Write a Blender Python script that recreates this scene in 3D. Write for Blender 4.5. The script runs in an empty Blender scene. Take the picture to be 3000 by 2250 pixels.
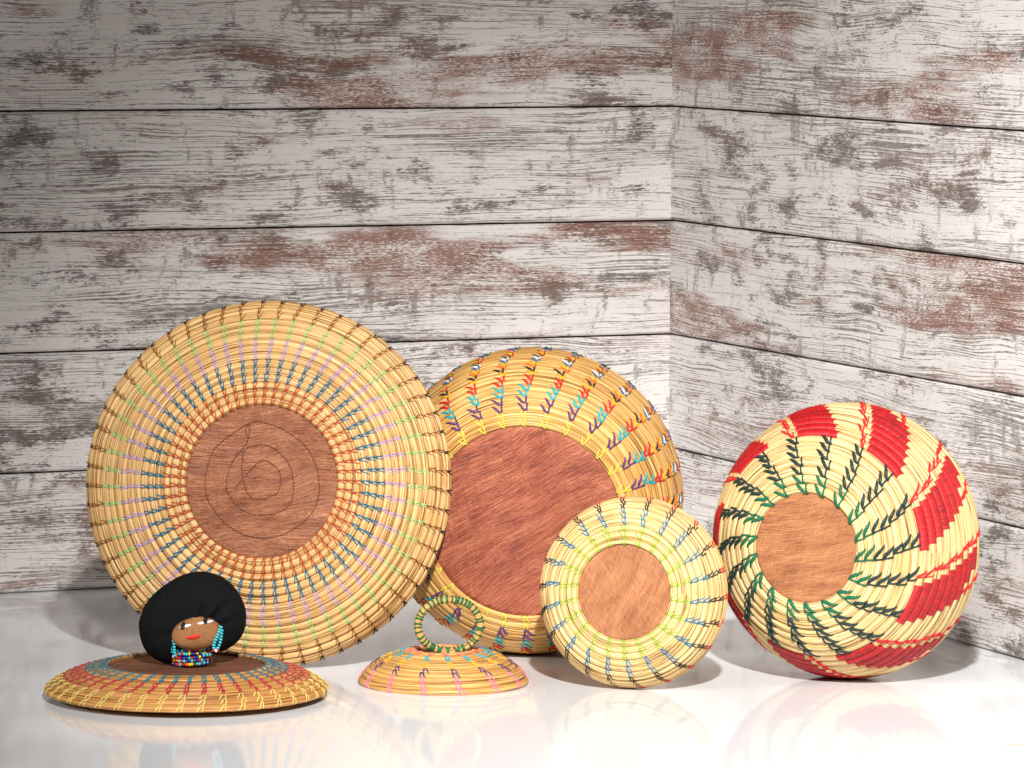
import bpy, math, random
import numpy as np
from math import sin, cos, pi, radians, atan2, exp, sqrt, hypot
from mathutils import Matrix, Vector

random.seed(7)
SC = bpy.context.scene
COL = SC.collection

# ------------------------------------------------------------------ camera
F_PX, HORIZON, ROLL, CAM_H = 13480.0, -97.0, 0.00582, 0.781
pitch = math.atan((1125 - HORIZON) / F_PX)
FW = Vector((0, cos(pitch), -sin(pitch))); UP0 = Vector((0, sin(pitch), cos(pitch))); X0 = Vector((1, 0, 0))
RT = cos(ROLL) * X0 + sin(ROLL) * UP0
UP = -sin(ROLL) * X0 + cos(ROLL) * UP0
CAM = Vector((0, 0, CAM_H))
cd = bpy.data.cameras.new('camera'); cam = bpy.data.objects.new('camera', cd); COL.objects.link(cam)
cd.sensor_width = 36; cd.lens = 36 * F_PX / 3000; cd.clip_start = 0.1; cd.clip_end = 60
cam.matrix_world = Matrix(((RT.x, UP.x, -FW.x, 0), (RT.y, UP.y, -FW.y, 0), (RT.z, UP.z, -FW.z, CAM_H), (0, 0, 0, 1)))
SC.camera = cam

def floor_point(px, py):
    d = FW * F_PX + RT * (px - 1500) + UP * (1125 - py)
    return CAM + d * (-CAM_H / d.z)

# ------------------------------------------------------------------ world, light, exposure
w = bpy.data.worlds.new('World'); SC.world = w; w.use_nodes = True
bg = w.node_tree.nodes['Background']
bg.inputs[0].default_value = (1.0, 0.97, 0.95, 1); bg.inputs[1].default_value = 0.012
ld = bpy.data.lights.new('studio_spot', 'SPOT')
ld.energy = 825; ld.color = (1.0, 0.985, 0.97); ld.shadow_soft_size = 0.055
ld.spot_size = radians(42); ld.spot_blend = 1.0
lo = bpy.data.objects.new('studio_spot', ld); COL.objects.link(lo)
LPOS = Vector((0.22, 2.2, 2.0)); LAIM = Vector((0.40, 4.90, 0.06))
lo.location = LPOS; lo.rotation_euler = (LAIM - LPOS).to_track_quat('-Z', 'Y').to_euler()
fd = bpy.data.lights.new('studio_softbox', 'AREA'); fd.shape = 'DISK'; fd.size = 0.7; fd.energy = 7.0; fd.color = (1.0, 0.98, 0.96)
fo = bpy.data.objects.new('studio_softbox', fd); COL.objects.link(fo)
fo.location = (-2.3, 3.3, 1.25); fo.rotation_euler = (Vector((0.75, 5.0, 0.35)) - fo.location).to_track_quat('-Z', 'Y').to_euler(); fd.spread = radians(70)
SC.view_settings.view_transform = 'Standard'; SC.view_settings.look = 'None'
SC.view_settings.exposure = 0.0; SC.view_settings.gamma = 1.0

# ------------------------------------------------------------------ material helpers
class NT:
    def __init__(s, name):
        s.m = bpy.data.materials.new(name); s.m.use_nodes = True
        s.n = s.m.node_tree.nodes; s.l = s.m.node_tree.links
        s.b = s.n['Principled BSDF']
    def node(s, t, **kw):
        x = s.n.new(t)
        for k, v in kw.items(): setattr(x, k, v)
        return x
    def put(s, sock, v):
        if hasattr(v, 'is_output') or isinstance(v, bpy.types.NodeSocket): s.l.new(v, sock)
        elif v is not None: sock.default_value = v
    def coord(s, which): return s.node('ShaderNodeTexCoord').outputs[which]
    def mapping(s, vec, scale=(1, 1, 1), rot=(0, 0, 0), loc=(0, 0, 0)):
        x = s.node('ShaderNodeMapping'); s.put(x.inputs['Vector'], vec)
        x.inputs['Scale'].default_value = scale; x.inputs['Rotation'].default_value = rot; x.inputs['Location'].default_value = loc
        return x.outputs[0]
    def noise(s, vec, scale=1.0, detail=2.0, rough=0.5, dist=0.0):
        x = s.node('ShaderNodeTexNoise'); s.put(x.inputs['Vector'], vec)
        x.inputs['Scale'].default_value = scale; x.inputs['Detail'].default_value = detail
        x.inputs['Roughness'].default_value = rough; x.inputs['Distortion'].default_value = dist
        return x.outputs['Fac']
    def math(s, op, a, b=None, c=None, clamp=False):
        x = s.node('ShaderNodeMath', operation=op, use_clamp=clamp)
        s.put(x.inputs[0], a); s.put(x.inputs[1], b); s.put(x.inputs[2], c)
        return x.outputs[0]
    def vadd(s, a, b):
        x = s.node('ShaderNodeVectorMath', operation='ADD'); s.put(x.inputs[0], a); s.put(x.inputs[1], b); return x.outputs[0]
    def xyz(s, x_, y_, z_=0.0):
        x = s.node('ShaderNodeCombineXYZ'); s.put(x.inputs[0], x_); s.put(x.inputs[1], y_); s.put(x.inputs[2], z_); return x.outputs[0]
    def step(s, v, lo_, hi_):
        x = s.node('ShaderNodeMapRange', interpolation_type='SMOOTHSTEP')
        s.put(x.inputs['Value'], v); x.inputs['From Min'].default_value = lo_; x.inputs['From Max'].default_value = hi_
        return x.outputs[0]
    def ramp(s, v, stops):
        x = s.node('ShaderNodeValToRGB'); s.put(x.inputs[0], v); e = x.color_ramp.elements
        while len(e) < len(stops): e.new(0.5)
        for el, (p, c) in zip(e, stops): el.position = p; el.color = (*c, 1)
        return x.outputs[0]
    def mix(s, f, a, b):
        x = s.node('ShaderNodeMix', data_type='RGBA')
        s.put(x.inputs[0], f)
        for sock, v in ((x.inputs[6], a), (x.inputs[7], b)):
            s.put(sock, (*v, 1) if isinstance(v, tuple) else v)
        return x.outputs[2]
    def bump(s, h, strength, dist, normal=None):
        x = s.node('ShaderNodeBump'); s.put(x.inputs['Height'], h)
        x.inputs['Strength'].default_value = strength; x.inputs['Distance'].default_value = dist
        if normal: s.put(x.inputs['Normal'], normal)
        return x.outputs[0]
    def done(s, color=None, rough=None, normal=None, spec=None, **kw):
        s.put(s.b.inputs['Base Color'], (*color, 1) if isinstance(color, tuple) else color)
        s.put(s.b.inputs['Roughness'], rough)
        if normal: s.put(s.b.inputs['Normal'], normal)
        if spec is not None: s.b.inputs['Specular IOR Level'].default_value = spec
        for k, v in kw.items(): s.put(s.b.inputs[k], v)
        return s.m

def plank_material(name, red_amount):
    t = NT(name)
    uv = t.coord('UV'); rnd = t.node('ShaderNodeObjectInfo').outputs['Random']
    sep = t.node('ShaderNodeSeparateXYZ'); t.put(sep.inputs[0], uv)
    u = t.math('ADD', sep.outputs[0], t.math('MULTIPLY', rnd, 53.0))
    v0 = t.math('ADD', sep.outputs[1], t.math('MULTIPLY', rnd, 17.0))
    warp = t.math('MULTIPLY', t.math('SUBTRACT', t.noise(t.xyz(t.math('MULTIPLY', u, 3.2), t.math('MULTIPLY', v0, 11.0)), 1, 2), 0.5), 0.035)
    v = t.math('ADD', v0, warp)
    def N(su, sv, detail=2.0, rough=0.5, z=0.0, vv=None):
        return t.noise(t.xyz(t.math('MULTIPLY', u, su), t.math('MULTIPLY', vv or v, sv), z), 1, detail, rough)
    # long thin grain lines, broken, gathered in zones
    zone = N(2.6, 15, 3, 0.6, 2.0)
    line = N(5, 640, 2, 0.6, 5.0)
    brk = N(70, 330, 2, 0.65, 9.0)
    gthr = t.math('ADD', t.math('MULTIPLY', zone, 0.55), t.math('MULTIPLY', brk, 0.30))
    grain = t.math('MULTIPLY', t.step(t.math('ADD', line, gthr), 0.97, 1.03), 0.8)
    # worn-through patches: blotches eaten into along the grain
    fine = N(130, 800, 3, 0.75, 17.0)
    comb = N(14, 520, 2, 0.6, 19.0)
    patch = t.math('ADD', t.math('MULTIPLY', N(13, 27, 4, 0.62, 13.0), 0.75), t.math('MULTIPLY', N(3.1, 9, 2, 0.5, 15.0), 0.40))
    blot = t.math('ADD', patch, t.math('ADD', t.math('MULTIPLY', fine, 0.45), t.math('MULTIPLY', comb, 0.34)))
    worn = t.math('MULTIPLY', t.step(blot, 1.015, 1.075), 0.92)
    # short rubs across the grain
    vert = t.math('ADD', N(48, 17, 3, 0.6, 21.0, v0), t.math('MULTIPLY', fine, 0.8))
    vmask = t.math('MULTIPLY', N(5, 12, 2, 0.5, 27.0), 0.45)
    vert = t.math('MULTIPLY', t.step(t.math('ADD', vert, vmask), 1.25, 1.32), 0.7)
    # reddish bands running along a board
    band = N(2.2, 13, 4, 0.6, 31.0)
    bandm = t.step(band, 0.60 - red_amount, 0.70 - red_amount)
    bsp = t.step(t.math('ADD', fine, t.math('ADD', t.math('MULTIPLY', N(14, 30, 4, 0.6, 39.0), 0.6), t.math('MULTIPLY', comb, 0.35))), 0.89, 1.01)
    redw = t.math('MULTIPLY', bandm, t.math('ADD', t.math('MULTIPLY', bsp, 0.80), 0.10))
    # specks
    speck = t.math('MULTIPLY', t.step(N(260, 420, 2, 0.6, 41.0), 0.70, 0.76), t.step(zone, 0.45, 0.6))
    # knots
    vor = t.node('ShaderNodeTexVoronoi'); t.put(vor.inputs['Vector'], t.xyz(t.math('MULTIPLY', u, 3.1), t.math('MULTIPLY', v, 9.0), 3.0)); vor.inputs['Scale'].default_value = 1.0
    knot = t.math('MULTIPLY', t.math('SUBTRACT', 1.0, t.step(t.math('ADD', vor.outputs['Distance'], t.math('MULTIPLY', t.noise(t.xyz(t.math('MULTIPLY', u, 160), t.math('MULTIPLY', v, 260)), 1, 2), 0.03)), 0.030, 0.055)), 0.9)
    fac = t.math('MAXIMUM', t.math('MAXIMUM', grain, worn), t.math('MAXIMUM', vert, speck))
    fac = t.math('MAXIMUM', t.math('MULTIPLY', fac, t.math('ADD', 0.55, t.math('MULTIPLY', brk, 0.75)), clamp=True), knot)
    white = t.mix(N(4, 30, 3, 0.6, 45.0), (0.88, 0.845, 0.815), (0.76, 0.715, 0.68))
    dark = t.mix(t.math('MAXIMUM', t.step(N(2.2, 12, 2, 0.5, 51.0), 0.45, 0.68), bandm), (0.09, 0.062, 0.050), (0.18, 0.085, 0.056))
    col = t.mix(redw, white, (0.27, 0.115, 0.075))
    col = t.mix(fac, col, dark)
    h = t.math('SUBTRACT', 1.0, t.math('ADD', t.math('MULTIPLY', fac, 0.8), t.math('MULTIPLY', N(60, 700, 2, 0.6, 55.0), 0.35)))
    return t.done(col, 0.42, t.bump(h, 0.35, 0.0006), 0.45)

def straw_material(name, pale, mid, dark):
    t = NT(name)
    uv = t.coord('UV'); rnd = t.node('ShaderNodeObjectInfo').outputs['Random']
    off = t.xyz(t.math('MULTIPLY', rnd, 31.0), t.math('MULTIPLY', rnd, 11.0))
    p = t.vadd(uv, off)
    strand = t.noise(t.mapping(p, (8, 560, 1)), 1, 2.0, 0.6)
    fine = t.noise(t.mapping(p, (22, 1500, 1)), 1, 1.0, 0.5)
    tone = t.noise(t.mapping(p, (14, 190, 1), loc=(3, 5, 0)), 1, 3, 0.6)
    s = t.math('ADD', t.math('MULTIPLY', strand, 0.68), t.math('MULTIPLY', fine, 0.32))
    col = t.ramp(s, [(0.39, dark), (0.46, mid), (0.555, pale), (0.72, tuple(min(1, c * 1.15) for c in pale))])
    col = t.mix(t.math('MULTIPLY', t.step(tone, 0.48, 0.70), 0.6), col, mid)
    fleck = t.step(t.noise(t.mapping(p, (40, 700, 1), loc=(9, 1, 0)), 1, 2, 0.6), 0.655, 0.72)
    col = t.mix(t.math('MULTIPLY', fleck, 0.7), col, dark)
    return t.done(col, 0.42, t.bump(s, 1.0, 0.0016), 0.4)

def hide_material(name, light, mid, dark, ang, cross=0.0, gloss=0.42, wild=0.35):
    t = NT(name)
    p = t.coord('Object')
    wv = t.node('ShaderNodeTexNoise'); t.put(wv.inputs['Vector'], p); wv.inputs['Scale'].default_value = 7; wv.inputs['Detail'].default_value = 1.5
    sc = t.node('ShaderNodeVectorMath', operation='SCALE'); sub = t.node('ShaderNodeVectorMath', operation='SUBTRACT')
    t.put(sub.inputs[0], wv.outputs['Color']); sub.inputs[1].default_value = (0.5, 0.5, 0.5)
    t.put(sc.inputs[0], sub.outputs[0]); sc.inputs['Scale'].default_value = 0.035 * wild / 0.35
    p = t.vadd(p, sc.outputs[0])
    fib = t.noise(t.mapping(t.mapping(p, rot=(0, 0, -ang)), (38, 850, 1)), 1, 3, 0.65)
    fib2 = t.noise(t.mapping(t.mapping(p, rot=(0, 0, -ang - 0.9)), (60, 900, 1)), 1, 2, 0.6)
    fibre = t.math('ADD', t.math('MULTIPLY', fib, 1 - cross), t.math('MULTIPLY', fib2, cross))
    big = t.noise(t.mapping(t.mapping(p, rot=(0, 0, -ang)), (14, 60, 1)), 1, 4, 0.6)
    s = t.math('ADD', t.math('MULTIPLY', fibre, 0.62), t.math('MULTIPLY', big, 0.38))
    col = t.ramp(s, [(0.36, dark), (0.48, mid), (0.62, light)])
    rg = t.math('ADD', gloss, t.math('MULTIPLY', t.math('SUBTRACT', big, 0.5), -0.5))
    wr = t.noise(t.mapping(t.mapping(p, rot=(0, 0, -ang - 1.2)), (30, 110, 1), loc=(7, 2, 0)), 1, 3, 0.6)
    glint = t.step(t.math('ADD', t.math('MULTIPLY', fib, 0.6), t.math('MULTIPLY', big, 0.5)), 0.62, 0.74)
    col = t.mix(t.math('MULTIPLY', glint, 0.35), col, tuple(min(1, c * 1.25 + 0.05) for c in light))  # glossy highlights painted into the hide colour as paler streaks
    return t.done(col, rg, t.bump(wr, 0.5, 0.004, t.bump(s, 1.0, 0.0034)), 0.55)

def plain(name, c, rough=0.5, spec=0.5, **kw):
    return NT(name).done(c, rough, None, spec, **kw)

def thread_material(name, c, rough=0.42):
    t = NT(name)
    n = t.noise(t.coord('Object'), 900, 2, 0.6)
    col = t.mix(n, tuple(x * 0.72 for x in c), tuple(min(1, x * 1.25 + 0.012) for x in c))
    return t.done(col, rough, t.bump(n, 0.35, 0.0005), 0.25)

THREAD = {
    'orange': (0.47, 0.075, 0.02), 'blue': (0.0, 0.15, 0.27), 'lilac': (0.50, 0.345, 0.54), 'green': (0.36, 0.56, 0.20),
    'brown': (0.28, 0.095, 0.014), 'black': (0.012, 0.011, 0.014), 'yellow': (0.64, 0.60, 0.07), 'purple': (0.10, 0.035, 0.15),
    'turquoise': (0.005, 0.38, 0.42), 'red': (0.58, 0.014, 0.018), 'gold': (0.86, 0.42, 0.01), 'vermilion': (0.82, 0.14, 0.015),
    'pink': (0.80, 0.21, 0.30), 'white': (0.72, 0.66, 0.72), 'emerald': (0.0, 0.12, 0.052), 'dark_green': (0.008, 0.03, 0.027),
    'lime': (0.29, 0.43, 0.03), 'sky_blue': (0.008, 0.175, 0.33), 'teal': (0.012, 0.16, 0.21), 'crimson': (0.42, 0.022, 0.045),
    'straw_yellow': (0.72, 0.60, 0.17), 'peach': (0.70, 0.20, 0.15), 'amber': (0.84, 0.42, 0.03), 'leaf_green': (0.008, 0.115, 0.03), 'cobalt': (0.015, 0.13, 0.33),
    'salmon': (0.72, 0.22, 0.16),
}
TM = {k: thread_material('thread_' + k, c) for k, c in THREAD.items()}

# ------------------------------------------------------------------ mesh helpers
def link(name, me, mat=None, parent=None):
    o = bpy.data.objects.new(name, me); COL.objects.link(o)
    if mat is not None and me is not None and not me.materials: me.materials.append(mat)
    if parent is not None: o.parent = parent
    return o

def mesh(name, verts, faces, uvs=None, smooth=True):
    me = bpy.data.meshes.new(name); me.from_pydata([tuple(v) for v in verts], [], faces)
    if uvs:
        lay = me.uv_layers.new(name='UVMap')
        flat = [c for f in uvs for p in f for c in p]
        lay.data.foreach_set('uv', flat)
    if smooth: me.polygons.foreach_set('use_smooth', [True] * len(me.polygons))
    me.update()
    return me

def tag(o, label, cat, group=None):
    o['label'] = label; o['category'] = cat
    if group: o['group'] = group
    return o

def root(name, loc, label, cat):
    o = bpy.data.objects.new(name, None); COL.objects.link(o); o.location = loc; o.empty_display_size = 0.02
    return tag(o, label, cat)

def tube(path, widths, thick, normals, sides=6, closed_ends=True):
    """ribbon-like tube: elliptical section, half width widths[i] across, half thickness thick[i] along the normal"""
    V, Fc = [], []
    n = len(path)
    for i, p in enumerate(path):
        a = path[max(0, i - 1)]; b = path[min(n - 1, i + 1)]
        tg = (b - a).normalized(); nn = normals[i] - tg * normals[i].dot(tg); nn.normalize(); sd = tg.cross(nn)
        for k in range(sides):
            q = 2 * pi * k / sides
            V.append(p + sd * (widths[i] * cos(q)) + nn * (thick[i] * sin(q)))
    for i in range(n - 1):
        for k in range(sides):
            k2 = (k + 1) % sides
            Fc.append((i * sides + k, i * sides + k2, (i + 1) * sides + k2, (i + 1) * sides + k))
    if closed_ends:
        Fc.append(tuple(range(sides - 1, -1, -1))); Fc.append(tuple((n - 1) * sides + k for k in range(sides)))
    return V, Fc

def join(parts):
    V, Fc = [], []
    for v, f in parts:
        o = len(V); V += v; Fc += [tuple(i + o for i in x) for x in f]
    return V, Fc

def wobble(seed, n=5):
    r = random.Random(seed); t = [(r.uniform(-1, 1) / (k + 1), r.uniform(0, 6.28), k + 1 + r.randrange(3)) for k in range(n)]
    return lambda x: sum(a * sin(k * x + p) for a, p, k in t) / n

# ------------------------------------------------------------------ setting: floor and the two boarded walls
t = NT('glossy_white_floor')
p = t.coord('Object')
cl = t.noise(t.mapping(p, (3, 5, 1)), 1, 4, 0.6)
weave = t.math('ADD', t.noise(t.mapping(p, (40, 900, 1)), 1, 2), t.noise(t.mapping(p, (900, 60, 1)), 1, 2))
vd = t.node('ShaderNodeTexVoronoi'); t.put(vd.inputs['Vector'], t.mapping(p, (14, 14, 14))); vd.inputs['Scale'].default_value = 1.0
dust = t.math('SUBTRACT', 1.0, t.step(vd.outputs['Distance'], 0.010, 0.022))
sm = t.step(t.noise(t.mapping(p, (5, 9, 1), loc=(2, 3, 0)), 1, 5, 0.65), 0.5, 0.75)
floor_mat = t.done(t.mix(t.math('MULTIPLY', dust, 0.6), t.mix(cl, (0.87, 0.885, 0.90), (0.83, 0.845, 0.86)), (0.25, 0.2, 0.16)), t.math('ADD', t.math('MULTIPLY', sm, 0.04), t.math('ADD', 0.02, t.math('MULTIPLY', weave, 0.03))), t.bump(weave, 0.03, 0.0003), 0.36)
fl = link('floor', mesh('floor', [(-1.9, 2.4, 0), (1.9, 2.4, 0), (1.9, 6.6, 0), (-1.9, 6.6, 0), (-1.9, 2.4, -0.012), (1.9, 2.4, -0.012), (1.9, 6.6, -0.012), (-1.9, 6.6, -0.012)],
     [(0, 1, 2, 3), (7, 6, 5, 4), (0, 4, 5, 1), (1, 5, 6, 2), (2, 6, 7, 3), (3, 7, 4, 0)], smooth=False), floor_mat)
fl['kind'] = 'structure'; fl['label'] = 'glossy white reflective panel under the baskets'

corner = floor_point(1956, 1641); L0 = floor_point(0, 1741); R0 = floor_point(2904, 1910)
PW, PT = 0.15, 0.011
backing = plain('wall_backing', (0.03, 0.024, 0.02), 0.8)
def wall(name, a, b, start, length, rows, red, label):
    """a: corner point, b: another floor point on the wall; planks face the scene"""
    d = Vector((b.x - a.x, b.y - a.y, 0)).normalized()
    n = Vector((-d.y, d.x, 0))
    if n.dot(CAM - a) < 0: n = -n
    M = Matrix(((d.x, n.x, 0, a.x), (d.y, n.y, 0, a.y), (0, 0, 1, 0), (0, 0, 0, 1)))
    s0, s1 = start, length
    def boxmesh(nm, y0, y1, z0, z1):
        V = [(s, y, z) for s in (s0, s1) for y in (y0, y1) for z in (z0, z1)]
        return mesh(nm, V, [(0, 1, 3, 2), (4, 6, 7, 5), (0, 4, 5, 1), (2, 3, 7, 6), (0, 2, 6, 4), (1, 5, 7, 3)], smooth=False)
    wo = link(name, boxmesh(name, -PT - 0.012, -PT - 0.001, 0.0005, rows * PW), backing)
    wo.matrix_world = M; wo['kind'] = 'structure'; wo['label'] = label
    g, bv = 0.0012, 0.0034
    prof = [(-PT, g), (-bv, g), (-0.0006, g + bv * 0.75), (0, g + bv * 1.6), (0, PW - g - bv * 1.6), (-0.0006, PW - g - bv * 0.75), (-bv, PW - g), (-PT, PW - g)]
    V = [(s, y, z) for s in (s0, s1) for (y, z) in prof]; k = len(prof)
    Fc = [(i, (i + 1) % k, k + (i + 1) % k, k + i) for i in range(k)] + [tuple(range(k - 1, -1, -1)), tuple(range(k, 2 * k))]
    flip = d.cross(n).z > 0
    if flip: Fc = [tuple(reversed(f)) for f in Fc]
    UV = [[(V[i][0], V[i][2]) for i in f] for f in Fc]
    me = mesh(name + '_plank', V, Fc, UV, smooth=False)
    for r in range(rows):
        o = link('plank', me, None, wo)
        o.location = (0, 0, r * PW)
        me2 = me.copy(); o.data = me2; me2.materials.append(PLANKM[red[r % len(red)]])
    return wo
PLANKM = {k: plank_material('distressed_white_paint_' + k, a) for k, a in (('plain', -0.02), ('worn', 0.03), ('russet', 0.10))}
wall('wall_left', corner, L0, -0.03, 1.75, 7, ['worn', 'plain', 'russet', 'plain', 'russet', 'plain', 'worn'], 'left wall of distressed white boards')
wall('wall_right', corner, R0, 0.0, 1.70, 7, ['plain', 'worn', 'russet', 'plain', 'russet', 'plain', 'worn'], 'right wall of distressed white boards')

# ------------------------------------------------------------------ coiled basketry
def frame(az, el):
    n = Vector((sin(az) * cos(el), -cos(az) * cos(el), sin(el)))
    x = Vector((cos(az), sin(az), 0)); y = n.cross(x)
    return Matrix(((x.x, y.x, n.x), (x.y, y.y, n.y), (x.z, y.z, n.z)))

class Coiled:
    """round coiled work: base disc in the local plane z = 0 facing +Z, coils stepping outward and down the profile"""
    def __init__(s, rd, w, th, scale, ncol, swirl, pinch, seg, flat=.5):
        s.rd = rd * scale; s.w = w * scale; s.n = ncol; s.swirl = swirl; s.pinch = pinch; s.seg = seg
        rr, zz = s.rd, 0.0; s.rows = []
        for a in th:
            a = radians(a)
            s.rows.append((rr + .5 * s.w * cos(a), zz - .5 * s.w * sin(a), a)); rr += s.w * cos(a); zz -= s.w * sin(a)
        s.a = .54 * s.w; s.b = flat * s.w
    def surf(s, i, phi, psi, k=1.0, lift=0.0):
        rc, zc, a = s.rows[i]
        et = (cos(a), -sin(a)); en = (sin(a), cos(a))
        A = s.a * k * cos(psi) + lift * cos(psi); B = s.b * k * sin(psi) + lift * sin(psi)
        r = rc + A * et[0] + B * en[0]; z = zc + A * et[1] + B * en[1]
        N = Vector(((cos(psi) * et[0] + sin(psi) * en[0]) * cos(phi), (cos(psi) * et[0] + sin(psi) * en[0]) * sin(phi), cos(psi) * et[1] + sin(psi) * en[1]))
        return Vector((r * cos(phi), r * sin(phi), z)), N
    def col_angle(s, i, c): return pi / 2 + 2 * pi * c / s.n + s.swirl * i
    def coil_mesh(s, i, seed):
        """one coil: a bundle of straws, pinched where the thread pulls it in, with ridges that wander along it"""
        rc, zc, a = s.rows[i]; N, M = s.seg, 20
        g = np.random.default_rng(seed)
        ph = 2 * pi * np.arange(N) / N; psi = 2 * pi * np.arange(M) / M
        def wv(n, kmax): return sum(g.uniform(-1, 1) / (k + 1) * np.sin((k + 1 + g.integers(0, kmax)) * ph + g.uniform(0, 6.28)) for k in range(n)) / n
        k = 1 + 0.10 * wv(5, 3) + 0.05 * wv(4, 30)
        for row, q in ((i, 1.0), (i + 1, 0.6)):
            f = ((ph - s.col_angle(row, 0)) / (2 * pi / s.n) + 0.5) % 1.0 - 0.5
            k = k - s.pinch * q * np.exp(-(f * 2 * pi / s.n * rc / 0.0022) ** 2)
        ridge = np.zeros((N, M))
        for m in range(M):
            c0 = g.uniform(-1, 1) * .035
            ridge[:, m] = c0 + 0.05 * wv(4, 14)
        kk = k[:, None] + ridge
        A = s.a * kk * np.cos(psi)[None]; B = s.b * kk * np.sin(psi)[None]
        dz = 0.0012 * wv(4, 4)[:, None]; dr = 0.0015 * wv(4, 4)[:, None]
        r = rc + dr + A * cos(a) + B * sin(a); z = zc + dz - A * sin(a) + B * cos(a)
        V = np.stack([r * np.cos(ph)[:, None], r * np.sin(ph)[:, None], z], -1).reshape(-1, 3)
        J, Mm = np.meshgrid(np.arange(N), np.arange(M), indexing='ij'); J2 = (J + 1) % N; M2 = (Mm + 1) % M
        Fc = np.stack([J * M + Mm, J2 * M + Mm, J2 * M + M2, J * M + M2], -1).reshape(-1, 4)
        circ = pi * (s.a + s.b); du = rc * 2 * pi / N; dv = circ / M
        UV = np.stack([np.stack([J * du, Mm * dv], -1), np.stack([(J + 1) * du, Mm * dv], -1), np.stack([(J + 1) * du, (Mm + 1) * dv], -1), np.stack([J * du, (Mm + 1) * dv], -1)], 2).reshape(-1)
        me = bpy.data.meshes.new('coil'); me.vertices.add(len(V)); me.vertices.foreach_set('co', V.astype(np.float32).ravel())
        me.loops.add(Fc.size); me.loops.foreach_set('vertex_index', Fc.astype(np.int32).ravel())
        me.polygons.add(len(Fc)); me.polygons.foreach_set('loop_start', (np.arange(len(Fc)) * 4).astype(np.int32))
        me.polygons.foreach_set('use_smooth', np.ones(len(Fc), dtype=bool))
        me.update(calc_edges=True)
        me.uv_layers.new(name='UVMap').data.foreach_set('uv', UV.astype(np.float32))
        return me
    def stitch_mesh(s, i, d, lateral, hw, back=0.1, tip=0.4, gap=0.0, seed=0, radial=True, rw=1.0, leaf=False):
        """two strands that leave one point at the inner edge of coil i: one out across the coil, one slanting to side d"""
        r = random.Random(seed); rc = s.rows[i][0]; parts = []
        lat = lateral * s.w / rc * r.uniform(0.78, 1.2)
        strands = []
        if radial: strands.append((0.0, s.swirl - d * back * s.w / rc, 0.85, rw))
        strands.append((d * gap * s.w / rc, d * lat + s.swirl * 0.3, tip, 1.0))
        for f0, f1, tp, wf in strands:
            K = 7; path, nor, wd, tk = [], [], [], []
            for j in range(K):
                u = j / (K - 1); psi = radians(172 - 164 * u)
                ph = f0 + (f1 - f0) * (u ** 0.85)
                pt, nn = s.surf(i, ph, psi, 1.0, hw * 0.22)
                path.append(pt); nor.append(nn)
                q = hw * wf * ((1 - (1 - tp) * u) if not leaf or wf < 1 else max(0.12, sin(pi * min(1, 0.18 + 0.84 * u)) ** 0.8)) * (0.75 if j == 0 else 1.0)
                wd.append(q); tk.append(hw * 0.5)
            parts.append(tube(path, wd, tk, nor, 6))
        V, Fc = join(parts)
        return mesh('stitch', V, Fc)
    def wrap_mesh(s, i, p0, p1, pitch_):
        rc = s.rows[i][0]; n = max(3, int(abs(p1 - p0) * rc / pitch_)); M = 12; V, Fc = [], []
        rows_ = []
        for j in range(2 * n + 1):
            rows_.append((p0 + (p1 - p0) * j / (2 * n), 1.22 if j % 2 else 1.12))
        rows_ = [(p0, 0.95)] + rows_ + [(p1, 0.95)]
        r = random.Random(i * 3 + 1)
        for ph, k in rows_:
            k += r.uniform(-.012, .012)
            for m in range(M): V.append(s.surf(i, ph + 0.012 * sin(2 * pi * m / M), 2 * pi * m / M, k)[0])
        for j in range(len(rows_) - 1):
            for m in range(M):
                m2 = (m + 1) % M
                Fc.append((j * M + m, (j + 1) * M + m, (j + 1) * M + m2, j * M + m2))
        return mesh('wrap', V, Fc)
    def lowest(s, R):
        z = 1e9
        for i in range(len(s.rows)):
            for m in range(0, 24):
                for j in range(0, 72):
                    z = min(z, (R @ s.surf(i, 2 * pi * j / 72, 2 * pi * m / 24)[0]).z)
        return z
    def disc_mesh(s, seed, wave=0.0008, lift=-0.0005):
        NR, NA = 16, 72; wb = [wobble(seed + k) for k in range(4)]
        R = s.rd + 0.15 * s.w; V = []
        V.append((0, 0, lift))
        for i in range(1, NR + 1):
            for j in range(NA):
                ph = 2 * pi * j / NA; q = i / NR
                z = lift + wave * (wb[0](ph) * q + 1.2 * wb[1](q * 5 + cos(ph) * 2) + 1.2 * wb[2](q * 7 * sin(ph))) * (1 if q < .9 else (1 - q) * 10)
                V.append((R * q * cos(ph), R * q * sin(ph), z))
        Fc = [(0, 1 + j, 1 + (j + 1) % NA) for j in range(NA)]
        for i in range(NR - 1):
            for j in range(NA):
                a = 1 + i * NA; j2 = (j + 1) % NA
                Fc.append((a + j, a + NA + j, a + NA + j2, a + j2))
        top = len(V); k = 1 + (NR - 1) * NA
        for j in range(NA):
            ph = 2 * pi * j / NA; V.append((R * cos(ph), R * sin(ph), lift - 0.003))
        for j in range(NA): Fc.append((k + j, top + j, top + (j + 1) % NA, k + (j + 1) % NA))
        Fc.append(tuple(top + j for j in range(NA - 1, -1, -1)))
        return mesh('disc', V, Fc)

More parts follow.
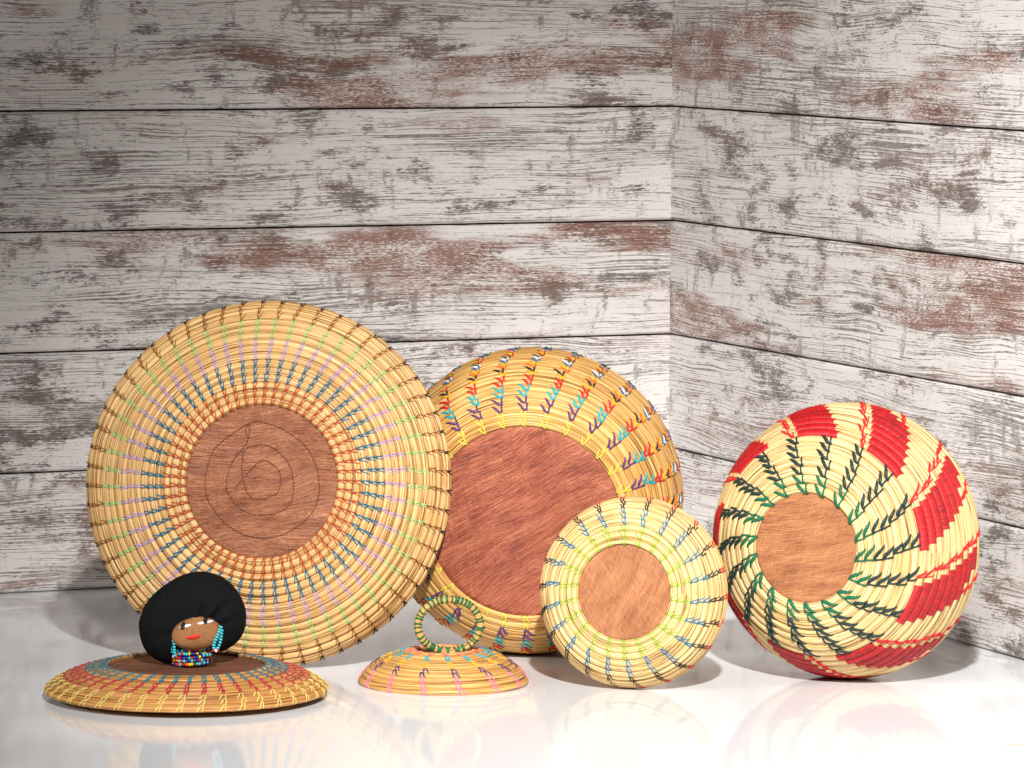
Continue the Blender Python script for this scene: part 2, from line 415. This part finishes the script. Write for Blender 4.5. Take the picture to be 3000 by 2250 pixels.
def build(c, name, label, cat, R, x, y, straw, hide, pattern, stitch, seed, lift=0.0):
    """pattern(i, col) -> thread colour or None; stitch(i) -> keyword arguments of stitch_mesh"""
    z0 = -c.lowest(R) + lift
    centre = Vector((x, y, z0))
    # the thing's own origin: where it touches the floor
    lowp = min((R @ c.surf(i, 2 * pi * j / 72, 2 * pi * m / 24)[0] for i in range(len(c.rows)) for j in range(72) for m in range(24)), key=lambda q: q.z)
    base = Vector((centre.x, (centre + lowp).y if abs(R[2][2]) < 0.7 else centre.y, 0.0))
    e = root(name, base, label, cat); e.rotation_euler = R.to_euler()
    inv = Matrix.Translation(R.transposed() @ (centre - base))
    def place(o, rot=0.0):
        o.parent = e; o.matrix_local = inv @ Matrix.Rotation(rot, 4, 'Z'); return o
    d = link('base_disc', c.disc_mesh(seed), hide); place(d)
    for i in range(len(c.rows)):
        place(link('coil', c.coil_mesh(i, seed * 31 + i), straw))
    rr = random.Random(seed)
    for i in range(len(c.rows)):
        cache = {}
        for k in range(c.n):
            colr = pattern(i, k)
            if not colr: continue
            v = rr.randrange(5)
            if (colr, v) not in cache:
                kw = stitch(i); cache[(colr, v)] = c.stitch_mesh(i, seed=seed + 17 * i + v, **kw)
                cache[(colr, v)].materials.append(TM[colr])
            place(link(colr + '_stitch', cache[(colr, v)]), c.col_angle(i, k) + rr.gauss(0, 0.055) * 2 * pi / c.n * 0.6)
    return e, inv, place

hide_tray = hide_material('hide_russet_brown', (0.50, 0.205, 0.10), (0.31, 0.108, 0.05), (0.125, 0.036, 0.018), 0.06, 0.0, 0.28, 0.6)
hide_deep = hide_material('hide_copper_streaked', (0.58, 0.20, 0.095), (0.36, 0.085, 0.042), (0.14, 0.024, 0.014), radians(30), 0.0, 0.36, 0.35)
hide_small = hide_material('hide_tan_matted', (0.52, 0.225, 0.085), (0.37, 0.13, 0.042), (0.16, 0.045, 0.015), radians(70), 0.45, 0.48, 0.5)
hide_red = hide_material('hide_tan_fibrous', (0.55, 0.25, 0.095), (0.37, 0.13, 0.043), (0.13, 0.035, 0.013), radians(8), 0.3, 0.45, 0.35)
hide_lid = hide_material('hide_dark_brown_felted', (0.26, 0.095, 0.045), (0.16, 0.05, 0.023), (0.07, 0.02, 0.01), radians(-8), 0.35, 0.6, 0.8)

straw_tray = straw_material('straw_golden', (0.80, 0.53, 0.235), (0.58, 0.31, 0.09), (0.13, 0.05, 0.015))
straw_deep = straw_material('straw_amber', (0.79, 0.49, 0.175), (0.58, 0.285, 0.06), (0.14, 0.05, 0.012))
straw_small = straw_material('straw_pale', (0.80, 0.60, 0.29), (0.60, 0.37, 0.12), (0.14, 0.06, 0.015))
straw_red = straw_material('straw_cream', (0.80, 0.62, 0.32), (0.62, 0.40, 0.14), (0.15, 0.07, 0.02))
straw_lid = straw_material('straw_honey', (0.64, 0.325, 0.10), (0.44, 0.185, 0.043), (0.11, 0.036, 0.01))
straw_cap = straw_material('straw_tawny', (0.74, 0.44, 0.15), (0.54, 0.27, 0.065), (0.14, 0.05, 0.012))

# --- wide shallow tray
tray = Coiled(.0877, .0089, [6, 8, 10, 12, 14, 16, 18, 20, 22, 25, 28, 32, 38, 46, 58, 72], .9697, 57, -0.0035, 0.12, 57 * 6, .50)
bands = ['orange'] * 3 + ['blue'] * 3 + ['lilac'] * 3 + ['green'] * 3 + ['brown'] * 3 + ['black']
R_tray = frame(radians(-4.8), radians(9.4))
e_tray, inv_tray, place_tray = build(tray, 'coiled_tray', 'widest shallow straw tray leaning on edge, with bands of orange, blue, lilac and green stitches', 'basket',
    R_tray, -0.2766, 5.0651, straw_tray, hide_tray, lambda i, k: bands[i],
    lambda i: dict(d=-1, lateral=.58 if i < 12 else .75, rw=.85, hw=.00085 if i < 12 else (.0007 if i < 15 else .0010), back=.06, tip=.55 if i < 12 else .3), 11)
# running stitch on its base
pts = [(800, 410), (772, 345), (790, 280), (870, 247), (950, 255), (1100, 300), (1200, 355), (1330, 450), (1420, 560), (1480, 700), (1510, 880), (1500, 980), (1460, 1100), (1350, 1230), (1200, 1330),
       (1080, 1370), (950, 1385), (820, 1365), (700, 1320), (600, 1255), (500, 1150), (420, 1030), (385, 900), (385, 780), (410, 660), (460, 530), (560, 430), (680, 340), (790, 278), (810, 340), (800, 410), (770, 480), (690, 580),
       (630, 680), (598, 800), (600, 920), (640, 1000), (720, 1090), (830, 1145), (930, 1160), (1060, 1145), (1170, 1100), (1240, 1010), (1255, 900), (1245, 780), (1200, 650), (1130, 570), (1040, 500), (930, 475),
       (830, 490), (760, 530), (745, 640), (745, 760), (770, 860), (800, 940), (860, 1000), (960, 1000), (1060, 965), (1110, 920), (1125, 820), (1110, 730), (1050, 670), (980, 630), (910, 645), (850, 700), (770, 780)]
P2 = [Vector(((a - 940) / 750 * tray.rd, (830 - b) / 750 * tray.rd)) for a, b in pts]
dash, acc, L_on, L_off = [], 0.0, 0.0021, 0.0014
parts = []
def smooth_path(P, n=8):
    out = []
    for i in range(len(P) - 1):
        p0, p1, p2, p3 = P[max(0, i - 1)], P[i], P[i + 1], P[min(len(P) - 1, i + 2)]
        for k in range(n):
            t_ = k / n
            out.append(0.5 * ((2 * p1) + (p2 - p0) * t_ + (2 * p0 - 5 * p1 + 4 * p2 - p3) * t_ ** 2 + (3 * p1 - p0 - 3 * p2 + p3) * t_ ** 3))
    return out + [P[-1]]
SP = smooth_path(P2, 10); cum = [0.0]
for i in range(1, len(SP)): cum.append(cum[-1] + (SP[i] - SP[i - 1]).length)
def at_len(s_):
    import bisect
    j = min(max(bisect.bisect(cum, s_) - 1, 0), len(SP) - 2); f = (s_ - cum[j]) / max(1e-9, cum[j + 1] - cum[j])
    return SP[j].lerp(SP[j + 1], min(1, f))
s_ = 0.0
while s_ < cum[-1] - L_on:
    q = [at_len(s_ + L_on * k / 3) for k in range(4)]
    parts.append(tube([Vector((a.x, a.y, 0.0002 + 0.0005 * sin(pi * k / 3))) for k, a in enumerate(q)], [.00048] * 4, [.0003] * 4, [Vector((0, 0, 1))] * 4, 5))
    s_ += L_on + L_off
q = [Vector(((a - 940) / 750 * tray.rd, (830 - b) / 750 * tray.rd, z)) for a, b, z in ((745, 825, .0004), (715, 850, .002), (698, 875, .0025), (685, 930, .0012))]
parts.append(tube(q, [.0003] * 4, [.0003] * 4, [Vector((0, 0, 1))] * 4, 5))
V, Fc = join(parts)
run = link('running_stitch', mesh('running_stitch', V, Fc), plain('thread_dark_brown', (0.07, 0.012, 0.006), 0.6)); place_tray(run); run['kind'] = 'stuff'

# --- deep basket behind
deep = Coiled(.1097, .0087, [12, 18, 33, 41, 48, 54, 59, 64, 69, 73, 77, 80, 83, 85, 87, 89, 90, 91, 92, 93, 94, 95], .9903, 30, -radians(0.3), 0.04, 300, .34)
dcol = ['yellow', 'yellow', 'purple', 'purple', 'turquoise', 'turquoise', 'red', 'red', 'gold', 'black', 'vermilion', 'gold', 'cobalt', 'white', 'emerald', 'red', 'gold', 'brown', 'salmon', 'cobalt', 'black', 'emerald']
build(deep, 'deep_basket', 'deep straw basket lying on its side with large copper base and rainbow stitch columns', 'basket',
    frame(radians(-4.2), radians(-5.2)), 0.0152, 5.1176, straw_deep, hide_deep, lambda i, k: dcol[i],
    lambda i: dict(d=1, lateral=1.3 if i > 1 else .8, rw=.75, leaf=i > 1, hw=.00155 if i > 1 else .0011, back=.0, tip=.15 if i > 1 else .5), 23)

# --- small basket in front
small = Coiled(.0515, .0073, [8, 12, 18, 26, 36, 46, 56, 64, 72, 80, 88], 1.0, 22, 0.012, 0.06, 22 * 12, .42)
scol = ['lime'] * 3 + ['sky_blue'] * 3 + ['black'] * 3 + ['red'] * 2
build(small, 'small_basket', 'smallest pale straw bowl standing on edge, with lime, sky blue and black tick stitches', 'basket',
    frame(radians(-13.9), radians(7.4)), 0.1225, 4.924, straw_small, hide_small, lambda i, k: scol[i],
    lambda i: dict(d=1, lateral=.95, hw=.00082, back=-.05, tip=.5, gap=.15), 37)

# --- red patterned basket
redb = Coiled(.058, .0095, [12, 18, 24, 30, 36, 41, 46, 51, 56, 60, 65, 70, 75, 80, 85, 90, 93], 1.0374, 18, radians(2.2), 0.06, 18 * 16, .44)
def red_pattern(i, k):
    if i < 2: return 'emerald'
    if i < 7: return 'dark_green'
    if k % 2 == 0: return 'red'
    return 'red' if i >= 14 else None
e_red, inv_red, place_red = build(redb, 'red_patterned_basket', 'cream straw bowl with stepped red blocks and dark green leaf stitches beside the right wall', 'basket',
    frame(-.5017, .0262), 0.3197, 4.9502, straw_red, hide_red, red_pattern,
    lambda i: dict(d=1, lateral=1.55 if i < 7 else 1.2, rw=.55, leaf=True, hw=.0021 if i < 7 else .0015, back=-.02, tip=.08), 41)
wrapm = NT('red_wrapping_thread')
n_ = wrapm.noise(wrapm.coord('Object'), 260, 3, 0.6)
sp_ = wrapm.node('ShaderNodeSeparateXYZ'); wrapm.put(sp_.inputs[0], wrapm.coord('Object'))
an_ = wrapm.math('ARCTAN2', sp_.outputs[1], sp_.outputs[0])
rad_ = wrapm.node('ShaderNodeObjectInfo').outputs['Random']
st_ = wrapm.noise(wrapm.xyz(wrapm.math('MULTIPLY', an_, 190.0), wrapm.math('MULTIPLY', rad_, 40.0)), 1, 2, 0.6)
tn_ = wrapm.math('ADD', wrapm.math('MULTIPLY', wrapm.step(st_, 0.32, 0.62), 0.7), wrapm.math('ADD', wrapm.math('MULTIPLY', n_, 0.3), wrapm.math('MULTIPLY', wrapm.math('SUBTRACT', rad_, 0.5), 0.3)))
wrapm = wrapm.done(wrapm.mix(tn_, (0.17, 0.003, 0.006), (0.62, 0.014, 0.017)), 0.40, wrapm.bump(st_, 0.8, 0.0012), 0.4)
for i in range(7, 16):
    ln = radians(22 - 0.7 * (i - 7)) if i < 14 else radians(15.5 - 3.0 * (i - 13))
    me = redb.wrap_mesh(i, -radians(2.6), -radians(2.6) - ln, 0.0013); me.materials.append(wrapm)
    for k in range(0, 18, 2):
        place_red(link('red_wrapped_block', me), redb.col_angle(i, k))

# --- lid that carries the doll
RL = Matrix.Identity(3)
lid = Coiled(.084, .0081, [10, 12, 14, 16, 18, 21, 25, 32, 48], 1.0032, 42, -0.012, 0.04, 42 * 7, .38)
lcol = ['teal'] * 3 + ['crimson'] * 3 + ['straw_yellow'] * 3
e_lid, inv_lid, place_lid = build(lid, 'wide_straw_lid', 'wide flat straw lid lying under the doll, stitched in teal, crimson and yellow', 'lid',
    RL, -0.347, 4.8824, straw_lid, hide_lid, lambda i, k: lcol[i],
    lambda i: dict(d=-1, lateral=.68 if i < 6 else 1.05, rw=.9, hw=.0011 if i < 6 else .00078, back=-.1, tip=.8), 53, lift=0.0065)

V, Fc = [], []
for (r_, z_) in ((.1165, .0004), (.1205, .0004), (.1215, .004), (.1205, .014), (.1165, .014), (.1155, .004)):
    for j in range(96): V.append((r_ * cos(2 * pi * j / 96), r_ * sin(2 * pi * j / 96), z_))
for i in range(6):
    for j in range(96): Fc.append((i * 96 + j, i * 96 + (j + 1) % 96, ((i + 1) % 6) * 96 + (j + 1) % 96, ((i + 1) % 6) * 96 + j))
fg = link('inner_rim', mesh('inner_rim', V, Fc), straw_lid, e_lid)

# --- small lid with ring handle
cap = Coiled(.028, .0066, [8, 10, 13, 16, 20, 25, 30, 36, 44, 54, 66], 1.04, 14, 0.02, 0.04, 14 * 16, .36)
ccol = ['peach'] * 2 + ['turquoise'] * 2 + ['amber'] * 2 + ['purple'] * 2 + ['pink'] * 3
e_cap, inv_cap, place_cap = build(cap, 'domed_straw_lid', 'small domed straw lid with upright ring handle bound in green thread', 'lid',
    RL, -0.0731, 4.9895, straw_cap, hide_lid, lambda i, k: ccol[i],
    lambda i: dict(d=1, lateral=1.15 if i > 4 else .8, hw=.00105, back=.0, tip=.75), 61)
cap_top = 0.0
def ring_pt(a, q, k=1.0, RX=.0340, RZ=.0290, rt=.0041):
    """handle ring in the local x-z plane"""
    c0 = Vector((RX * cos(a), 0, RZ * sin(a))); nn = Vector((RZ * cos(a), 0, RX * sin(a))).normalized()
    return c0 + (nn * cos(q) + Vector((0, 1, 0)) * sin(q)) * rt * k
def ring_sector(a0, a1, n, M, kf, lean=0.0):
    full = abs(a1 - a0) > 6.2; V, Fc, UV = [], [], []
    m_ = n if full else n + 1
    for j in range(m_):
        a = a0 + (a1 - a0) * j / n
        for m in range(M):
            q = 2 * pi * m / M
            V.append(ring_pt(a + lean * sin(q), q, kf(a, j)))
    for j in range(n):
        j2 = (j + 1) % m_
        for m in range(M):
            m2 = (m + 1) % M
            Fc.append((j * M + m, j2 * M + m, j2 * M + m2, j * M + m2))
            UV.append([(.032 * a_, .0041 * b_) for a_, b_ in ((a0 + (a1 - a0) * j / n, 2 * pi * m / M), (a0 + (a1 - a0) * (j + 1) / n, 2 * pi * m / M), (a0 + (a1 - a0) * (j + 1) / n, 2 * pi * (m + 1) / M), (a0 + (a1 - a0) * j / n, 2 * pi * (m + 1) / M))])
    return mesh('ring', V, Fc, UV)
wb = wobble(5)
handle = link('handle', ring_sector(0, 2 * pi, 96, 12, lambda a, j: 1 + .05 * wb(a)), straw_cap)
handle.parent = e_cap
hz = inv_cap.translation.z + .0290 + 0.0010
handle.matrix_local = Matrix.Translation((0.006, -0.014, hz)) @ Matrix.Rotation(radians(6), 4, 'Z') @ Matrix.Rotation(radians(4), 4, 'X')
r = random.Random(4); a = radians(-50)
angs = []
while a < radians(232):
    angs.append((a, radians(4.6) * r.uniform(.75, 1.15), r.uniform(-.05, .05))); a += radians(9.6) * (r.uniform(.8, 1.2) if not 40 < math.degrees(a) < 85 else r.uniform(.62, .8))
angs += [(radians(d), radians(wd), ln) for d, wd, ln in ((-62, 7, 0), (-70, 5.5, .03), (-80, 5, -.06), (-88, 5, .08), (-96, 5, -.08), (-104, 5, .05), (-113, 5, -.05), (-123, 11, .0))]
for a, wd, ln in angs:
    o = link('green_binding', ring_sector(a - wd / 2, a + wd / 2, 6, 12, lambda a_, j: 0.98 if j in (0, 6) else (1.13 if j % 2 else 1.09), ln), TM['leaf_green'])
    o.parent = handle

# ------------------------------------------------------------------ the doll standing on the wide lid
lid_z = inv_lid.translation.z
doll = root('beaded_doll', (-0.347 + 0.006, 4.8824, lid_z + 0.0004), 'cloth doll head with black head wrap, beaded neck and turquoise earrings on the wide lid', 'doll')
K = 12580.0
def D(cx, cy, d=0.0): return Vector(((cx - 920) / K, -d, (1412 - cy) / K + 0.15 * d))
t = NT('black_cloth')
p = t.coord('Object')
fz = t.noise(p, 1400, 3, 0.7); lint = t.step(t.noise(t.mapping(p, (1, 1, 1), loc=(4, 4, 4)), 900, 1, 0.5), 0.80, 0.83)
black_cloth = t.done(t.mix(lint, t.mix(fz, (0.003, 0.003, 0.0035), (0.012, 0.012, 0.013)), (0.22, 0.22, 0.22)), 0.9, t.bump(fz, 0.7, 0.0008), 0.08)

# head wrap: outline traced about its centre, given real depth
ctr = D(905, 760, -0.013)
outl = [(1020, 142), (1220, 180), (1400, 272), (1540, 440), (1630, 640), (1640, 800), (1615, 950), (1530, 1090), (1400, 1185), (1250, 1240), (1120, 1265), (1000, 1290), (860, 1345), (740, 1385), (640, 1412), (540, 1388), (400, 1330), (285, 1232), (210, 1040), (188, 860), (240, 670), (330, 520), (440, 410), (600, 292), (800, 185)]
pol = sorted((atan2(760 - b, a - 905) % (2 * pi), hypot(a - 905, b - 760) / K) for a, b in outl)
def rad(ph):
    ph %= 2 * pi
    for (a0, r0), (a1, r1) in zip([(pol[-1][0] - 2 * pi, pol[-1][1])] + pol, pol + [(pol[0][0] + 2 * pi, pol[0][1])]):
        if a0 <= ph <= a1: return r0 + (r1 - r0) * (ph - a0) / max(1e-9, a1 - a0)
    return pol[0][1]
NP, NL = 160, 72; V, Fc = [], []
face_c = Vector((D(995, 965).x - ctr.x, D(995, 965, .02).z - ctr.z))
for l in range(NL + 1):
    lam = pi * l / NL
    for j in range(NP):
        ph = 2 * pi * j / NP
        rr = sum(rad(ph + k * 0.05) for k in (-2, -1, 0, 1, 2)) / 5
        sx = sin(lam) ** 0.82 if sin(lam) > 0 else 0
        x = rr * sx * cos(ph); z = rr * sx * sin(ph)
        cl_ = cos(lam); dep = 0.036 * (abs(cl_) ** 0.95) * (1 if cl_ > 0 else -1)
        if cl_ > 0:
            dx, dz = x - face_c.x, z - face_c.y; ds = hypot(dx / 1.25, dz); an = atan2(dz, dx)
            g = exp(-((ds - .018) / .021) ** 2) if ds > .018 else 1
            upm = exp(-((an - radians(50)) / 0.62) ** 2)
            lfm = exp(-((an % (2 * pi) - radians(185)) / 0.4) ** 2)
            fold = 0.0046 * upm * sin(12 * an + 1.1 + 1.2 * sin(2 * an)) + 0.0007 * upm * sin(23 * an) + 0.0014 * lfm * sin(9 * an)
            dep += g * fold - 0.004 * exp(-(ds / .024) ** 2)
        z_ = max(ctr.z + z, 0.0012)
        V.append((ctr.x + x, ctr.y - dep, z_))
for l in range(NL):
    for j in range(NP):
        j2 = (j + 1) % NP
        Fc.append((l * NP + j, l * NP + j2, (l + 1) * NP + j2, (l + 1) * NP + j))
hw_ = link('head_wrap', mesh('head_wrap', V, Fc), black_cloth, doll); hw_['label'] = 'rounded black cloth wrap gathered above the face'

# face: thread-wound oval
t = NT('face_thread')
sp = t.node('ShaderNodeSeparateXYZ'); t.put(sp.inputs[0], t.coord('Object'))
ang_ = t.math('ADD', t.math('MULTIPLY', sp.outputs[2], 1.0), t.math('MULTIPLY', t.math('ABSOLUTE', t.math('ADD', sp.outputs[0], 0.004)), -0.75))
wv = t.math('SINE', t.math('ADD', t.math('MULTIPLY', ang_, 3600.0), t.math('MULTIPLY', t.noise(t.coord('Object'), 160, 3, 0.6), 9.0)))
nz = t.noise(t.coord('Object'), 700, 3, 0.7)
face_mat = t.done(t.mix(t.math('ADD', t.math('MULTIPLY', wv, 0.28), nz), (0.28, 0.09, 0.026), (0.90, 0.44, 0.18)), 0.7, t.bump(t.math('ADD', wv, nz), 1.0, 0.0008), 0.2)
FA = Vector((.0268, .0175, .0178)); tilt = radians(9)
fc = D(998, 985, .0185); fcd = fc.y
NLt, NLn = 32, 56; V, Fc = [], []
for l in range(NLt + 1):
    lam = pi * l / NLt
    for j in range(NLn):
        ph = 2 * pi * j / NLn
        x, y, z = FA.x * sin(lam) * cos(ph), FA.y * sin(lam) * sin(ph), FA.z * cos(lam)
        V.append((x * cos(tilt) - z * sin(tilt), y, x * sin(tilt) + z * cos(tilt)))
for l in range(NLt):
    for j in range(NLn):
        Fc.append((l * NLn + j, l * NLn + (j + 1) % NLn, (l + 1) * NLn + (j + 1) % NLn, (l + 1) * NLn + j))
face = link('face', mesh('face', V, [tuple(reversed(f)) for f in Fc]), face_mat, doll); face.location = fc
def on_face(cx, cy, lift=0.0):
    """point on the face ellipsoid (face-local) below a given front position"""
    d = 0.045
    for _ in range(6):
        q = D(cx, cy, d) - fc
        xr, zr = q.x * cos(tilt) + q.z * sin(tilt), -q.x * sin(tilt) + q.z * cos(tilt)
        k = 1 - (xr / FA.x) ** 2 - (zr / FA.z) ** 2
        y = FA.y * sqrt(max(k, 0.02)); d = y - fc.y
    q = D(cx, cy, d) - fc
    xr, zr = q.x * cos(tilt) + q.z * sin(tilt), -q.x * sin(tilt) + q.z * cos(tilt)
    nl = Vector((xr / FA.x ** 2, -y / FA.y ** 2, zr / FA.z ** 2)).normalized()
    n = Vector((nl.x * cos(tilt) - nl.z * sin(tilt), nl.y, nl.x * sin(tilt) + nl.z * cos(tilt)))
    return q + n * lift, n
def feature(name, path, half, lift, mat, parent, taper=True, thick=.0009):
    pts_, nor = [], []
    for a, b in path:
        q, n = on_face(a, b, lift); pts_.append(q); nor.append(n)
    m = len(pts_); wd = [half * (sqrt(max(0.06, 1 - (2 * k / (m - 1) - 1) ** 4)) if taper else 1) for k in range(m)]
    V, Fc = tube(pts_, wd, [thick] * m, nor, 8)
    return link(name, mesh(name, V, Fc), mat, parent)
def lerp_path(a, b, n=7, sag=0.0): return [(a[0] + (b[0] - a[0]) * k / n, a[1] + (b[1] - a[1]) * k / n + sag * sin(pi * k / n)) for k in range(n + 1)]
wt = thread_material('thread_bright_white', (0.80, 0.80, 0.84)); bt = TM['black']; rt_ = thread_material('thread_lip_red', (0.86, 0.022, 0.008))
eye1 = feature('eye', lerp_path((775, 912), (938, 872)), .0019, .0004, wt, face)
feature('eye', lerp_path((1020, 858), (1225, 816)), .0019, .0004, wt, face)
feature('pupil', lerp_path((834, 845), (824, 938)), .0026, .0012, bt, face)
feature('pupil', lerp_path((1124, 788), (1118, 862)), .0023, .0012, bt, face)
feature('mouth', lerp_path((882, 1040), (1058, 1008), 8, 14), .0020, .0005, rt_, face)

# neck, necklaces and earrings
V, Fc = [], []
prof = [(0.0170, 0.0), (0.0185, 0.002), (0.0185, 0.018), (0.0165, 0.024), (0.013, 0.030)]
for (r_, z_) in prof:
    for j in range(40): V.append((r_ * cos(2 * pi * j / 40), r_ * sin(2 * pi * j / 40), z_))
for i in range(len(prof) - 1):
    for j in range(40): Fc.append((i * 40 + j, i * 40 + (j + 1) % 40, (i + 1) * 40 + (j + 1) % 40, (i + 1) * 40 + j))
Fc.append(tuple(range(39, -1, -1))); Fc.append(tuple(4 * 40 + j for j in range(40)))
link('neck', mesh('neck', V, Fc), plain('neck_dark_cloth', (0.03, 0.012, 0.01), 0.9), doll)

def bead_mesh():
    V, Fc = [], []; R1, r2, hl = .00125, .00075, .00130; sec = [(R1 + r2 * cos(q), hl * sin(q) if abs(sin(q)) < .99 else hl * sin(q)) for q in [2 * pi * k / 8 for k in range(8)]]
    for j in range(10):
        a = 2 * pi * j / 10
        for (rr_, x) in sec: V.append((x, rr_ * cos(a), rr_ * sin(a)))
    for j in range(10):
        for k in range(8): Fc.append((j * 8 + k, j * 8 + (k + 1) % 8, ((j + 1) % 10) * 8 + (k + 1) % 8, ((j + 1) % 10) * 8 + k))
    return V, [tuple(reversed(f)) for f in Fc]
BV, BF = bead_mesh()
BC = {'T': (0.045, 0.50, 0.60), 'N': (0.008, 0.012, 0.26), 'R': (0.55, 0.008, 0.010), 'Y': (0.86, 0.56, 0.0), 'O': (0.88, 0.20, 0.01), 'c': (0.10, 0.05, 0.05), 'W': (0.85, 0.83, 0.82), 'A': (0.03, 0.44, 0.42)}
BN = {'T': 'turquoise', 'N': 'navy', 'R': 'red', 'Y': 'yellow', 'O': 'orange', 'c': 'smoky', 'W': 'white', 'A': 'aqua'}
BM = {}
for k, c in BC.items():
    BM[k] = mesh('bead_' + BN[k], BV, BF); BM[k].materials.append(plain('glass_bead_' + BN[k], c, 0.16, 0.6))
def bead(k, loc, axis, parent, s=1.0):
    o = link('bead', BM[k], None, parent); o.location = loc; o.rotation_euler = axis.to_track_quat('X', 'Z').to_euler(); o.scale = (s, s, s); return o
def strand_core(name, path, parent, rad_=.0004):
    m = len(path); V, Fc = tube(path, [rad_] * m, [rad_] * m, [Vector((.3, -1, .2))] * m, 5)
    return link(name, mesh(name, V, Fc), plain('bead_thread', (0.05, 0.03, 0.03), 0.7), parent)
rows_ = [(1220, 'TNTcNYNRRYTT'), (1268, 'RTRTTYNNYNTY'), (1318, 'RRRNNNTRNNYNT'), (1365, 'YROTRTcNTcNRTcNY'), (1412, 'NNRRTRROYYcTTcTNT')]
rb = random.Random(12)
for ri, (cy, seq) in enumerate(rows_):
    z0 = (1412 - cy) / K + .0033; Rn = .0200 + rb.uniform(-.0004, .0006); nb = 46
    tx, ty = rb.uniform(.02, .08), rb.uniform(-.05, .03)
    def npt(a): return Vector((Rn * cos(a), Rn * sin(a), z0 + tx * Rn * cos(a) + ty * Rn * sin(a)))
    nk = strand_core('necklace', [npt(2 * pi * k / 40) for k in range(41)], doll)
    for b in range(nb):
        a = -pi / 2 + 2 * pi * (b - nb / 2 + .5) / nb
        fi = b - (nb - len(seq)) // 2
        k = seq[fi] if 0 <= fi < len(seq) else rb.choice('TNTRYNTcRO')
        tg = npt(a + .01) - npt(a - .01)
        bead(k, npt(a) + Vector((0, 0, rb.uniform(-.0002, .0002))), tg, nk, rb.uniform(.88, 1.04))
def strand(parent, path, seq, pitch_=.0029):
    L_ = [0.0]
    for i in range(1, len(path)): L_.append(L_[-1] + (path[i] - path[i - 1]).length)
    n = int(L_[-1] / pitch_)
    for b in range(n + 1):
        s = b * L_[-1] / max(1, n); j = max(i for i in range(len(L_) - 1) if L_[i] <= s + 1e-9); f = (s - L_[j]) / (L_[j + 1] - L_[j])
        bead(seq(b, n), path[j].lerp(path[j + 1], f), path[j + 1] - path[j], parent, rb.uniform(.9, 1.05))
def tq(b, n): return 'A' if rb.random() < .25 else 'T'
def tqr(b, n): return 'R' if b == n else tq(b, n)
pa = [D(1328, 900, .025), D(1300, 985, .029), D(1262, 1070, .031), D(1236, 1150, .031), D(1238, 1215, .030)]
er = strand_core('earring', pa, doll); strand(er, pa, tqr)
strand(er, [D(1338, 945, .023), D(1330, 1040, .025), D(1315, 1120, .027), D(1290, 1180, .029)], tq)
bead('W', D(1268, 1216, .031), Vector((1, 0, .2)), er); bead('R', D(1290, 1213, .030), Vector((1, 0, .2)), er)
pa = [D(682, 1025, .017), D(692, 1105, .021), D(700, 1190, .022), D(704, 1245, .022), D(712, 1285, .022)]
er = strand_core('earring', pa, doll); strand(er, pa, tq)
strand(er, [D(652, 1055, .013), D(662, 1130, .015), D(676, 1240, .017)], tq)
bead('W', D(688, 1300, .019), Vector((1, 0, .2)), er); bead('R', D(706, 1312, .018), Vector((1, 0, .2)), er)
pa = [D(1095, 1282, .016), D(1135, 1272, .017), D(1180, 1272, .018)]
er = strand_core('necklace', pa, doll); strand(er, pa, tq)

# ------------------------------------------------------------------ a stray straw on the floor
q = floor_point(2974, 2185)
V, Fc = tube([Vector((-.0085 + .0028 * k, .006 * sin(k * .5) - .002, .0005)) for k in range(7)], [.00035] * 7, [.0003] * 7, [Vector((0, 0, 1))] * 7, 5)
o = link('loose_straw', mesh('loose_straw', V, Fc), plain('dry_straw_fibre', (0.62, 0.30, 0.08), 0.6)); o.location = q
tag(o, 'tiny loose straw fibre lying on the white floor', 'straw')
